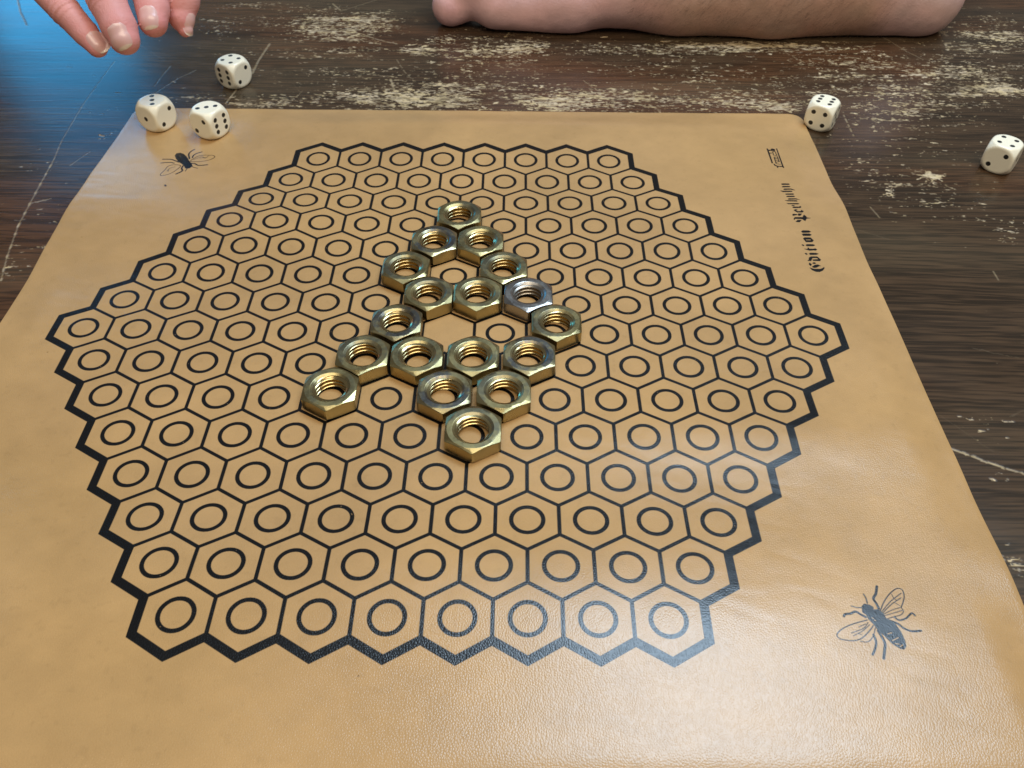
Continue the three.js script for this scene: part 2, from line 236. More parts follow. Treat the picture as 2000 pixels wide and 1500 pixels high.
  for (const p of [[[205, 285], [240, 270], [280, 320], [530, 1040], [500, 1065], [470, 1040]], [[710, 275], [745, 265], [1080, 1190], [1130, 1290], [1080, 1300], [1030, 1200]], [[430, 290], [520, 275], [650, 320], [630, 400], [320, 385], [320, 340], [440, 350]], [[350, 500], [460, 500], [470, 530], [370, 530]],
    [[570, 1090], [640, 1100], [660, 1170], [760, 1180], [820, 1290], [780, 1300], [730, 1210], [640, 1200]], [[760, 1190], [1050, 1220], [1050, 1255], [800, 1235]]]) fill(E3, p);
  for (const [a, b] of [[[500, 450], [640, 420]], [[560, 620], [740, 640]], [[590, 720], [790, 730]], [[610, 800], [810, 810]], [[640, 890], [850, 900]], [[690, 1010], [880, 960]], [[720, 1080], [930, 1115]], [[520, 450], [570, 620]], [[640, 420], [750, 640]], [[600, 720], [700, 1060]], [[770, 700], [870, 980]]]) line(E3, [a, b], 1.5);
  // large bee
  const B2 = tile(1580, 1100, 6.6667);
  fill(B2, [[690, 560], [720, 530], [790, 545], [835, 570], [840, 610], [900, 600], [960, 650], [1010, 730], [1060, 740], [1130, 800], [1200, 900], [1250, 1010], [1265, 1080], [1240, 1120], [1190, 1110], [1090, 1050], [990, 950], [900, 870], [850, 800], [780, 730], [750, 670], [700, 640]]);
  for (const [w, ...p] of [[2.6, [885, 300], [870, 400], [840, 460], [880, 530], [910, 590]], [1.2, [760, 520], [740, 450], [710, 400]], [1, [690, 580], [620, 575], [550, 555]], [2.4, [740, 700], [680, 670], [610, 630], [540, 655], [470, 665], [455, 690]], [1.8, [1110, 700], [1170, 740], [1260, 720], [1345, 650], [1380, 680]],
    [2.2, [1060, 750], [1160, 790], [1240, 850], [1340, 885], [1460, 880]], [2.7, [900, 880], [950, 960], [990, 1040], [985, 1140], [975, 1240]], [2.2, [840, 930], [875, 1020], [860, 1120], [830, 1190]],
    [1, [930, 620], [960, 540], [1010, 450], [1080, 370], [1160, 325], [1215, 345], [1240, 430], [1225, 510], [1200, 575]], [0.8, [1200, 575], [1230, 620], [1200, 670], [1100, 700], [1000, 730]], [0.8, [950, 630], [1060, 500], [1200, 390]], [0.8, [960, 650], [1080, 530], [1200, 450]], [0.7, [970, 665], [1080, 610], [1190, 575]],
    [0.7, [975, 685], [1100, 650], [1220, 610]], [0.7, [1075, 400], [1110, 460], [1140, 480]], [0.7, [1120, 515], [1180, 550]], [1, [760, 740], [640, 770], [500, 820], [400, 880], [365, 940], [400, 980], [480, 1000], [580, 1008], [680, 980], [780, 890], [840, 810]], [0.8, [865, 840], [840, 940], [790, 1010], [740, 1025], [670, 1015]],
    [0.7, [770, 770], [720, 840], [550, 910]], [0.7, [740, 790], [650, 830]], [0.7, [790, 800], [700, 880], [580, 945]], [0.6, [650, 920], [690, 930]]]) line(B2, p, w);
  for (const p of [[[1085, 1008], [1165, 968]], [[1120, 1045], [1175, 1052]], [[1025, 920], [1080, 905]], [[850, 740], [872, 748]], [[1190, 1085], [1225, 1060]], [[820, 710], [840, 720]]]) line(B2, p, 1.1, 'rgb(190,150,98)');
  // small bee
  const B1 = tile(270, 260, 10);
  fill(B1, [[720, 440], [750, 395], [820, 385], [890, 410], [950, 470], [990, 540], [1040, 600], [1060, 650], [1000, 690], [920, 690], [900, 640], [850, 600], [790, 560], [740, 500]]);
  for (const [w, ...p] of [[2.4, [480, 512], [640, 515], [720, 540], [790, 570]], [2.2, [445, 585], [560, 575], [640, 575], [700, 590]], [2.6, [740, 800], [860, 740], [850, 690], [880, 640]], [2.4, [1100, 318], [1040, 350], [990, 400], [1000, 500]], [2.1, [1245, 365], [1130, 400], [1075, 440], [1060, 480]],
    [2.4, [1030, 590], [1110, 600], [1170, 630], [1350, 618]], [1.2, [960, 690], [920, 745]], [1.3, [1060, 665], [1160, 690]], [0.7, [1080, 520], [1250, 460], [1300, 490], [1380, 440]], [0.7, [1200, 490], [1350, 470]], [0.7, [560, 740], [620, 690], [720, 660]], [0.7, [580, 750], [600, 720]]]) line(B1, p, w);
  line(B1, [[1020, 550], [1080, 500], [1200, 440], [1350, 430], [1480, 440], [1490, 470], [1400, 520], [1250, 550], [1100, 560]], 1, INK, true);
  line(B1, [[830, 640], [720, 620], [600, 640], [520, 720], [430, 810], [450, 830], [600, 800], [720, 740], [800, 680]], 1, INK, true);
  line(B1, [[525, 1015], [535, 1032]], 3.4, 'rgb(60,40,25)'); line(B1, [[800, 430], [830, 470]], 0.8, 'rgb(120,95,60)');
  for (const [px, py] of [[160, 463], [93, 688], [1510, 905], [700, 1320]]) { const q = matPoint(px, py); g.fillStyle = 'rgba(110,80,45,0.7)'; g.beginPath(); g.arc(cx(q[0]), cz(q[1]), 1.6, 0, 7); g.fill(); }
  // worn pinholes in the ink
  for (let i = 0; i < 90; i++) { const [x, z] = cells[Math.floor(rnd() * cells.length)], t = rnd() * 6.283; g.fillStyle = 'rgba(170,135,90,0.8)'; g.beginPath(); g.arc(cx(x + 0.252 * Math.cos(t)), cz(z + 0.252 * Math.sin(t)), 0.6 + rnd() * 0.7, 0, 7); g.fill(); }
  const map = new THREE.CanvasTexture(c); map.colorSpace = THREE.SRGBColorSpace; map.magFilter = THREE.LinearFilter;

  // pebbled grain, a tile of 82 mm
  const N = 1024, K = 105, grain = new Float32Array(N * N);
  for (let y = 0; y < N; y++) for (let x = 0; x < N; x++) {
    let u = x / N * K, v = y / N * K; u += 0.5 * (vn(u / 3, v / 3, 7, K / 3) - 0.5); v += 0.5 * (vn(u / 3, v / 3, 8, K / 3) - 0.5);
    const iu = Math.floor(u), iv = Math.floor(v); let d1 = 9, d2 = 9;
    for (let j = -1; j <= 1; j++) for (let i = -1; i <= 1; i++) {
      const a = (iu + i + K) % K, b = (iv + j + K) % K, ex = iu + i + hash(a, b, 31) - u, ey = (iv + j + hash(a, b, 32) - v) * 0.8, d = ex * ex + ey * ey;
      if (d < d1) { d2 = d1; d1 = d; } else if (d < d2) d2 = d;
    }
    const lump = 0.16 * vn(x / N * 28, y / N * 28, 44, 28) + 0.14 * vn(x / N * 56, y / N * 56, 45, 56);
    grain[y * N + x] = clamp(smooth(0, 0.7, Math.sqrt(d2) - Math.sqrt(d1)) * 0.30 + 0.42 * (1 - Math.sqrt(d1)) + lump, 0, 1);
  }
  const bump = dataTex(N, N, (x, y) => { const v = 255 * grain[y * N + x]; return [v, v, v]; }); bump.repeat.set(4.93, 4.93);
  // sheet with thickness and rounded corners
  const NU = 380, pos = [], uv = [], idx = [], RC = 0.36, th = 0.062;
  const place = (i, j) => {
    let x = mix(-MX, MX, i / NU), z = mix(MZ0, MZ1, j / NU);
    const qx = Math.max(0, Math.abs(x) - (MX - RC)), zc = (MZ0 + MZ1) / 2, hz = (MZ1 - MZ0) / 2, qz = Math.max(0, Math.abs(z - zc) - (hz - RC)), d = Math.hypot(qx, qz);
    if (qx && qz) { const m = Math.max(qx, qz) / d; x = Math.sign(x) * (MX - RC + qx * m); z = zc + Math.sign(z - zc) * (hz - RC + qz * m); }
    const rim = Math.max(Math.abs(i / NU - 0.5), Math.abs(j / NU - 0.5)) * 2;
    if (rim > 0.97) { x += 0.02 * (vn(z * 1.3, 3, 61) - 0.5); z += 0.02 * (vn(x * 1.3, 9, 62) - 0.5); }
    return [x, z];
  };
  for (let k = 0; k < 2; k++) for (let j = 0; j <= NU; j++) for (let i = 0; i <= NU; i++) {
    const [x, z] = place(i, j), edge = i === 0 || j === 0 || i === NU || j === NU;
    pos.push(x * S, (hMat(x, z) + 0.012 * (fbm(x * 0.9, z * 0.9, 77, 2) - 0.5) + (k ? 0 : 0.011 * smooth(0.42, 0.72, vn(x * 0.42, z * 0.42, 93)) * (Math.abs(fbm(x * 1.1 + z * 0.5, z * 3.4 - x * 0.8, 95, 2) - 0.5) - 0.1)) - (k ? th : 0) - (edge ? (k ? -0.008 : 0.008) : 0)) * S, z * S); uv.push((x + MX) / (2 * MX), 1 - (z - MZ0) / (MZ1 - MZ0));
  }
  const n1 = NU + 1, o2 = n1 * n1, q = (a, b, cc, d) => idx.push(a, b, cc, a, cc, d);
  for (let j = 0; j < NU; j++) for (let i = 0; i < NU; i++) { const a = j * n1 + i; q(a, a + n1, a + n1 + 1, a + 1); q(o2 + a, o2 + a + 1, o2 + a + n1 + 1, o2 + a + n1); }
  const vtop = pos.length / 3; const rimIds = [];
  for (let i = 0; i < NU; i++) rimIds.push(i); for (let j = 0; j < NU; j++) rimIds.push(j * n1 + NU); for (let i = NU; i > 0; i--) rimIds.push(NU * n1 + i); for (let j = NU; j > 0; j--) rimIds.push(j * n1);
  for (const k of [0, o2]) for (const r of rimIds) { const a = (r + k) * 3; pos.push(pos[a], pos[a + 1], pos[a + 2]); uv.push(uv[r * 2], uv[r * 2 + 1]); }
  const L = rimIds.length; for (let i = 0; i < L; i++) { const b = (i + 1) % L; q(vtop + i, vtop + b, vtop + L + b, vtop + L + i); }
  const geo = new THREE.BufferGeometry(); geo.setAttribute('position', new THREE.Float32BufferAttribute(pos, 3)); geo.setAttribute('uv', new THREE.Float32BufferAttribute(uv, 2)); geo.setIndex(idx); geo.computeVertexNormals();
  const m = new THREE.Mesh(geo, new THREE.MeshPhysicalMaterial({ map, roughness: 0.265, ior: 1.56, bumpMap: bump, bumpScale: 0.00006 }));
  add(m, 'game_mat', 'tan leather game mat printed with a black honeycomb board and bees', 'game mat');
}

// ---------------------------------------------------------------- hex nuts
const NT = 0.30, AF = 0.95;
function hexR(t) { const w = Math.PI / 3, a = ((t % w) + w) % w, d = a > w / 2 ? a - w : a, r = AF / 2 / Math.cos(d), cap = 0.547; return r / (1 + (r / cap) ** 60) ** (1 / 60); }
function rings(rows, seg) {
  const pos = [], uv = [], idx = [];
  rows.forEach((f) => { for (let i = 0; i <= seg; i++) { const t = i / seg * Math.PI * 2, [r, y] = f(t), e = 1 + (NT - y) / r; pos.push(r * Math.cos(t) * S, y * S, r * Math.sin(t) * S); uv.push(0.5 + 0.42 * r * e * Math.cos(t), 0.5 + 0.42 * r * e * Math.sin(t)); } });
  for (let j = 0; j < rows.length - 1; j++) for (let i = 0; i < seg; i++) { const a = j * (seg + 1) + i, b = a + seg + 1; idx.push(a, b, a + 1, a + 1, b, b + 1); }
  const g = new THREE.BufferGeometry(); g.setAttribute('position', new THREE.Float32BufferAttribute(pos, 3)); g.setAttribute('uv', new THREE.Float32BufferAttribute(uv, 2)); g.setIndex(idx); return g;
}
const T30 = Math.tan(27 * Math.PI / 180), RCH = 0.448;
const con = (r, y) => () => [r, y];
const bodyGeo = toCreasedNormals(rings([con(0.314, NT - 0.034), con(0.349, NT - 0.004), con(0.357, NT), con(0.40, NT), con(RCH - 0.006, NT), con(RCH, NT - 0.001),
  (t) => [mix(RCH, hexR(t), 0.5), NT - (hexR(t) - RCH) * 0.5 * T30], (t) => [hexR(t) - 0.007, NT - (hexR(t) - 0.007 - RCH) * T30], (t) => [hexR(t) - 0.001, NT - (hexR(t) - RCH) * T30 - 0.004], (t) => [hexR(t), NT - (hexR(t) - RCH) * T30 - 0.011],
  (t) => [hexR(t), 0.02 + (hexR(t) - RCH) * 0.25], (t) => [hexR(t) - 0.004, 0.011 + (hexR(t) - RCH) * 0.25], () => [RCH, 0], con(0.36, 0), con(0.30, 0.05)], 96), 0.42);
const TPI = 0.086, threadRows = [];
for (let k = 0; k <= 52; k++) { const y0 = mix(NT - 0.033, 0.03, k / 52); threadRows.push((t) => { const ph = (((y0 / TPI - t / (2 * Math.PI)) % 1) + 1) % 1, tri = 1 - Math.abs(ph * 2 - 1), end = smooth(0, 0.05, k / 52); return [Math.max(0.260 + 0.058 * smooth(0.05, 0.95, tri), mix(0.313, 0.2, end)), y0]; }); }
const threadGeo = rings(threadRows, 72); threadGeo.computeVertexNormals();
function metalMaps(v, base, tarn, amount) {
  const n = 512, s = 100 + v * 37;
  const map = dataTex(n, n, (x, y) => {
    const dx = x / n - 0.5, dy = y / n - 0.5, r = Math.hypot(dx, dy) / 0.42;
    const big = fbm(x / 95, y / 95, s, 3), fine = fbm(x / 14, y / 14, s + 5, 3), spots = smooth(0.72, 0.8, fbm(x / 9, y / 9, s + 9, 2));
    const face = r < RCH ? 1 : 0.25, t = clamp(amount * face * smooth(0.34, 0.66, big * 0.7 + fine * 0.3) + 0.35 * spots * face, 0, 1), k = 1 + (r < RCH ? 0.16 : 0.06) * (fine - 0.5);
    return [0, 1, 2].map((i) => lin2s(mix(base[i], tarn[i], t) * k));
  }, true);
  const rough = dataTex(n, n, (x, y) => { const dx = x / n - 0.5, dy = y / n - 0.5, r = Math.hypot(dx, dy) / 0.42; const big = fbm(x / 80, y / 80, s, 3), v2 = 255 * clamp((r < RCH ? 0.38 : 0.31) + 0.24 * (big - 0.5) + (r < RCH ? 0.12 : 0.03) * (fbm(x / 8, y / 8, s + 2, 2) - 0.5), 0.1, 0.9); return [v2, v2, v2]; });
  return { map, roughnessMap: rough, roughness: 1, metalness: 1 };
}
const nutBump = dataTex(512, 512, (x, y) => { const r = Math.hypot(x / 512 - 0.5, y / 512 - 0.5), v = 255 * clamp(0.5 + 0.22 * (vn(r * 330, 0, 5) - 0.5) + 0.5 * (fbm(x / 5, y / 5, 6, 3) - 0.5) - 0.5 * smooth(0.74, 0.8, fbm(x / 11, y / 11, 12, 2)), 0, 1); return [v, v, v]; });
const brass = [0.40, 0.325, 0.155];
const nutMats = [[0, brass, [0.21, 0.19, 0.125], 1.0], [1, [0.38, 0.315, 0.165], [0.16, 0.152, 0.137], 1.2], [2, [0.42, 0.345, 0.165], [0.25, 0.225, 0.135], 0.9], [3, [0.36, 0.34, 0.315], [0.19, 0.172, 0.165], 0.9]].map(([v, b, t, a]) => M({ ...metalMaps(v, b, t, a), bumpMap: nutBump, bumpScale: 0.000012 }));
const threadMats = [M({ color: lc(0.50, 0.395, 0.195), metalness: 1, roughness: 0.2 }), M({ color: lc(0.34, 0.31, 0.27), metalness: 1, roughness: 0.3 })];
const nutBase = (() => { const g = new THREE.Group(); part('body', bodyGeo, nutMats[0], g); part('thread', threadGeo, threadMats[0], g); return g; })();
// column, row, offset from the cell centre, tarnish kind, label
const NUTS = [
  [0, -4, 0.042, -0.052, 0, 'brass hex nut alone at the tip of the chain nearest the forearm'],
  [-0.5, -3, 0.062, 0.018, 1, 'dark-faced brass nut touching the tip nut, on the small bee side'],
  [0.5, -3, 0.042, 0.002, 2, 'bright brass nut touching the tip nut, on the lettering side'],
  [-1, -2, 0.044, 0.043, 0, 'brass nut of the six-nut ring farthest out toward the small bee'],
  [1, -2, 0.041, 0.028, 0, 'brass nut of the six-nut ring directly touching the silver nut from behind'],
  [-0.5, -1, 0.076, 0.008, 0, 'brass nut two places along the straight row from the silver nut'],
  [0.5, -1, 0.041, -0.006, 2, 'brass nut right beside the silver nut in the straight row of three'],
  [1.5, -1, 0.036, 0.01, 3, 'silvery steel hex nut, the only grey one among the brass'],
  [-1, 0, 0.03, -0.006, 1, 'grey-stained brass nut beside the blank centre cell of the board'],
  [2, 0, 0.067, -0.036, 0, 'brass nut joining the silver nut to the row of four, jutting toward the lettering'],
  [-1.5, 1, 0.005, 0.017, 0, 'end nut of the row of four that links to the outlying tail nut'],
  [-0.5, 1, -0.005, 0.03, 2, 'second nut of the row of four counted from the tail nut'],
  [0.5, 1, 0.021, 0.028, 2, 'third nut of the row of four, above the gap between the paired nuts'],
  [1.5, 1, 0.047, 0, 1, 'grey-stained end nut of the row of four, farthest from the tail nut'],
  [-2, 1.99999, 0.042, 0.012, 2, 'outlying tail brass nut at the free end of the diagonal line'],
  [0, 2, 0.056, 0.058, 1, 'grey-stained brass nut of the pair behind the front point nut'],
  [1, 2, 0.094, 0.043, 0, 'yellow brass nut of the pair behind the front point nut'],
  [0.5, 3, 0.093, 0.063, 0, 'brass nut at the front point of the cluster, tip of the triangle of three'],
];
NUTS.forEach(([c, r, ox, oz, k, label], i) => {
  const o = nutBase.clone(), x = c + ox, z = Math.round(r) * Math.sqrt(3) / 2 + oz;
  o.children[0].material = nutMats[k]; o.children[1].material = threadMats[k === 3 ? 1 : 0];
  const e = 0.42, gx = (hMat(x + e, z) - hMat(x - e, z)) / (2 * e), gz = (hMat(x, z + e) - hMat(x, z - e)) / (2 * e);
  const mid = (hMat(x + e, z) + hMat(x - e, z) + hMat(x, z + e) + hMat(x, z - e)) / 4;
  o.position.set(x * S, (Math.max(mid, hMat(x, z)) + 0.004) * S, z * S);
  o.quaternion.setFromUnitVectors(new THREE.Vector3(0, 1, 0), new THREE.Vector3(-gx, 1, -gz).normalize());
  o.rotateY((i * 5 % 6) * Math.PI / 3 + (hash(i, 3, 8) - 0.5) * 0.035);
  add(o, 'hex_nut', label, 'nut', 'hex nuts laid on the honeycomb cells');
});

// ---------------------------------------------------------------- dice
const DS = 0.70 * S;
const dieGeo = (() => {
  const b = mergeVertices(new THREE.BoxGeometry(2, 2, 2, 26, 26, 26).deleteAttribute('uv').deleteAttribute('normal')), p = b.attributes.position, v = new THREE.Vector3();
  for (let i = 0; i < p.count; i++) {
    v.fromBufferAttribute(p, i); for (const k of 'xyz') v[k] = Math.tan(v[k] * Math.PI / 4 * 0.98) / Math.tan(Math.PI / 4 * 0.98);
    const m = Math.max(Math.abs(v.x), Math.abs(v.y), Math.abs(v.z)), len = v.length(), n = 22;
    const u = v.clone().divideScalar(len), cube = 0.5 / Math.pow(Math.abs(u.x) ** n + Math.abs(u.y) ** n + Math.abs(u.z) ** n, 1 / n), sph = 0.688;
    const h = clamp(0.5 + 0.5 * (sph - cube) / 0.07, 0, 1), r = mix(sph, cube, h) - 0.07 * h * (1 - h) * 0.5;
    v.copy(u).multiplyScalar(Math.min(r, m > 0 ? r : r) * DS); p.setXYZ(i, v.x, v.y, v.z);
  }
  b.computeVertexNormals(); return b;
})();
const pipGeo = new THREE.SphereGeometry(0.088 * DS, 16, 8).scale(1, 0.07, 1);
const ivory = new THREE.MeshPhysicalMaterial({ color: lc(0.92, 0.87, 0.71), roughness: 0.3, clearcoat: 0.3, clearcoatRoughness: 0.15 });
const pipMat = M({ color: lc(0.012, 0.012, 0.013), roughness: 0.45 });
const dieBase = (() => {
  const g = new THREE.Group(), q = 0.215; part('body', dieGeo, ivory, g);
  const faces = { 3: [[0, 1, 0], [1, 0, 0], [0, 0, 1]], 4: [[0, -1, 0], [1, 0, 0], [0, 0, 1]], 1: [[0, 0, 1], [1, 0, 0], [0, 1, 0]], 6: [[0, 0, -1], [1, 0, 0], [0, 1, 0]], 2: [[1, 0, 0], [0, 0, 1], [0, 1, 0]], 5: [[-1, 0, 0], [0, 0, 1], [0, 1, 0]] };
  const spots = { 1: [[0, 0]], 2: [[-q, q], [q, -q]], 3: [[-q, -q], [0, 0], [q, q]], 4: [[-q, -q], [q, q], [-q, q], [q, -q]], 5: [[-q, -q], [q, q], [-q, q], [q, -q], [0, 0]], 6: [[-q, -q * 1.05], [-q, 0], [-q, q * 1.05], [q, -q * 1.05], [q, 0], [q, q * 1.05]] };
  for (const n in faces) { const [N, A, B] = faces[n].map((a) => new THREE.Vector3(...a)); for (const [a, b] of spots[n]) { const m = part('pip', pipGeo, pipMat, g); m.position.copy(N).multiplyScalar(0.4985 * DS).addScaledVector(A, a * DS).addScaledVector(B, b * DS); m.quaternion.setFromUnitVectors(new THREE.Vector3(0, 1, 0), N); } }
  return g;
})();
// centre in the photograph, what it lies on, tumble, heading, label
const DICE = [
  [305, 221, 'mat', [0, 0], -27, 'ivory die at the mat corner with three on top and one beside'],
  [410, 235, 'mat', [0, 0], -117, 'ivory die on the mat with three on top and six pips on one side'],
  [456, 140, 'table', [180, 0], -31, 'ivory die on bare wood below the fingers with four on top'],
  [1606, 221, 'table', [90, 0], 148, 'ivory die leaning by the rounded mat corner with six on top'],
  [1957, 302, 'table', [180, 0], -130, 'ivory die alone on the worn wood with two on its side'],
];
for (const [px, py, on, [rx], az, label] of DICE) {
  const o = dieBase.clone();
  let base = TY, p; for (let k = 0; k < 5; k++) { p = at(px, py, base + DS / 2); if (on === 'mat') base = (Math.max(...[[0, 0], [0.3, 0], [-0.3, 0], [0, 0.3], [0, -0.3]].map(([a, b]) => hMat(clamp(p.x / S + a, -8.5, 8.5), clamp(p.z / S + b, -8.4, 8.5))))) * S + 0.0001; }
  o.position.set(p.x, base + DS / 2 + 0.0001, p.z);
  o.quaternion.setFromAxisAngle(new THREE.Vector3(0, 1, 0), az * Math.PI / 180).multiply(new THREE.Quaternion().setFromAxisAngle(new THREE.Vector3(1, 0, 0), rx * Math.PI / 180));
  add(o, 'die', label, 'die', 'ivory dice scattered round the mat');
}

// ---------------------------------------------------------------- hand and forearm
function surfaceNets(f, lo, hi, cell) {           // f in cm -> {positions, indices}
  const n = [0, 1, 2].map((k) => Math.ceil((hi[k] - lo[k]) / cell) + 1), [nx, ny, nz] = n, V = new Float32Array(nx * ny * nz), I = (i, j, k) => i + nx * (j + ny * k);
  for (let k = 0; k < nz; k++) for (let j = 0; j < ny; j++) for (let i = 0; i < nx; i++) V[I(i, j, k)] = f(lo[0] + i * cell, lo[1] + j * cell, lo[2] + k * cell);
  const id = new Int32Array(nx * ny * nz).fill(-1), pos = [], idx = [];
  const C = [[0, 0, 0], [1, 0, 0], [0, 1, 0], [1, 1, 0], [0, 0, 1], [1, 0, 1], [0, 1, 1], [1, 1, 1]], E = [[0, 1], [2, 3], [4, 5], [6, 7], [0, 2], [1, 3], [4, 6], [5, 7], [0, 4], [1, 5], [2, 6], [3, 7]];
  for (let k = 0; k < nz - 1; k++) for (let j = 0; j < ny - 1; j++) for (let i = 0; i < nx - 1; i++) {
    const v = C.map(([a, b, c]) => V[I(i + a, j + b, k + c)]); let m = 0; for (const t of v) if (t < 0) m++; if (m === 0 || m === 8) continue;
    let x = 0, y = 0, z = 0, cnt = 0;
    for (const [a, b] of E) if ((v[a] < 0) !== (v[b] < 0)) { const t = v[a] / (v[a] - v[b]); x += mix(C[a][0], C[b][0], t); y += mix(C[a][1], C[b][1], t); z += mix(C[a][2], C[b][2], t); cnt++; }
    id[I(i, j, k)] = pos.length / 3; pos.push(lo[0] + (i + x / cnt) * cell, lo[1] + (j + y / cnt) * cell, lo[2] + (k + z / cnt) * cell);
  }
  const quad = (a, b, c, d, fl) => { if (a < 0 || b < 0 || c < 0 || d < 0) return; fl ? idx.push(a, b, c, a, c, d) : idx.push(a, c, b, a, d, c); };
  for (let k = 1; k < nz - 1; k++) for (let j = 1; j < ny - 1; j++) for (let i = 1; i < nx - 1; i++) {
    const s = V[I(i, j, k)] < 0;
    if (s !== V[I(i + 1, j, k)] < 0) quad(id[I(i, j - 1, k - 1)], id[I(i, j, k - 1)], id[I(i, j, k)], id[I(i, j - 1, k)], s);
    if (s !== V[I(i, j + 1, k)] < 0) quad(id[I(i - 1, j, k - 1)], id[I(i - 1, j, k)], id[I(i, j, k)], id[I(i, j, k - 1)], s);
    if (s !== V[I(i, j, k + 1)] < 0) quad(id[I(i - 1, j - 1, k)], id[I(i, j - 1, k)], id[I(i, j, k)], id[I(i - 1, j, k)], s);
  }
  return { pos, idx };
}
const smin = (a, b, k) => { const h = clamp(0.5 + 0.5 * (b - a) / k, 0, 1); return mix(b, a, h) - k * h * (1 - h); };
function bone(p, a, b, ra, rb) {
  const bx = b[0] - a[0], by = b[1] - a[1], bz = b[2] - a[2], px = p[0] - a[0], py = p[1] - a[1], pz = p[2] - a[2], t = clamp((px * bx + py * by + pz * bz) / (bx * bx + by * by + bz * bz), 0, 1);
  return Math.hypot(px - bx * t, py - by * t, pz - bz * t) - mix(ra, rb, t);
}
function skinMesh(net, f, tint, toWorld, uvOf) {
  const n = net.pos.length / 3, pos = new Float32Array(n * 3), nor = new Float32Array(n * 3), col = new Float32Array(n * 3), uv = new Float32Array(n * 2), e = 0.05, v = new THREE.Vector3(), w = new THREE.Vector3();
  for (let i = 0; i < n; i++) {
    const x = net.pos[i * 3], y = net.pos[i * 3 + 1], z = net.pos[i * 3 + 2];
    toWorld(v.set(x, y, z)); pos.set([v.x, v.y, v.z], i * 3);
    w.set(f(x + e, y, z) - f(x - e, y, z), f(x, y + e, z) - f(x, y - e, z), f(x, y, z + e) - f(x, y, z - e)).normalize().add(net.pos && new THREE.Vector3(x, y, z));
    toWorld(w); w.sub(v).normalize(); nor.set([w.x, w.y, w.z], i * 3); col.set(tint(x, y, z), i * 3); uv.set(uvOf(x, y, z), i * 2);
  }
  const g = new THREE.BufferGeometry(); g.setAttribute('position', new THREE.BufferAttribute(pos, 3)); g.setAttribute('normal', new THREE.BufferAttribute(nor, 3)); g.setAttribute('color', new THREE.BufferAttribute(col, 3)); g.setAttribute('uv', new THREE.BufferAttribute(uv, 2)); g.setIndex(net.idx);
  return g;
}
const skinBump = dataTex(512, 512, (x, y) => { const u = x / 512 * 64, v = y / 512 * 64; const a = Math.abs(vn(u, v * 0.6, 3, 64) - 0.5) * 2, b = vn(u * 2, v * 2, 4, 128), c = vn(x / 512 * 256, y / 512 * 256, 5, 256); const t = 255 * clamp(0.5 * a + 0.3 * b + 0.2 * c, 0, 1); return [t, t, t]; });
const skin = new THREE.MeshPhysicalMaterial({ vertexColors: true, roughness: 0.52, specularIntensity: 0.7, bumpMap: skinBump, bumpScale: 0.00016, sheen: 0.15, sheenRoughness: 0.5, sheenColor: lc(0.9, 0.6, 0.5) });
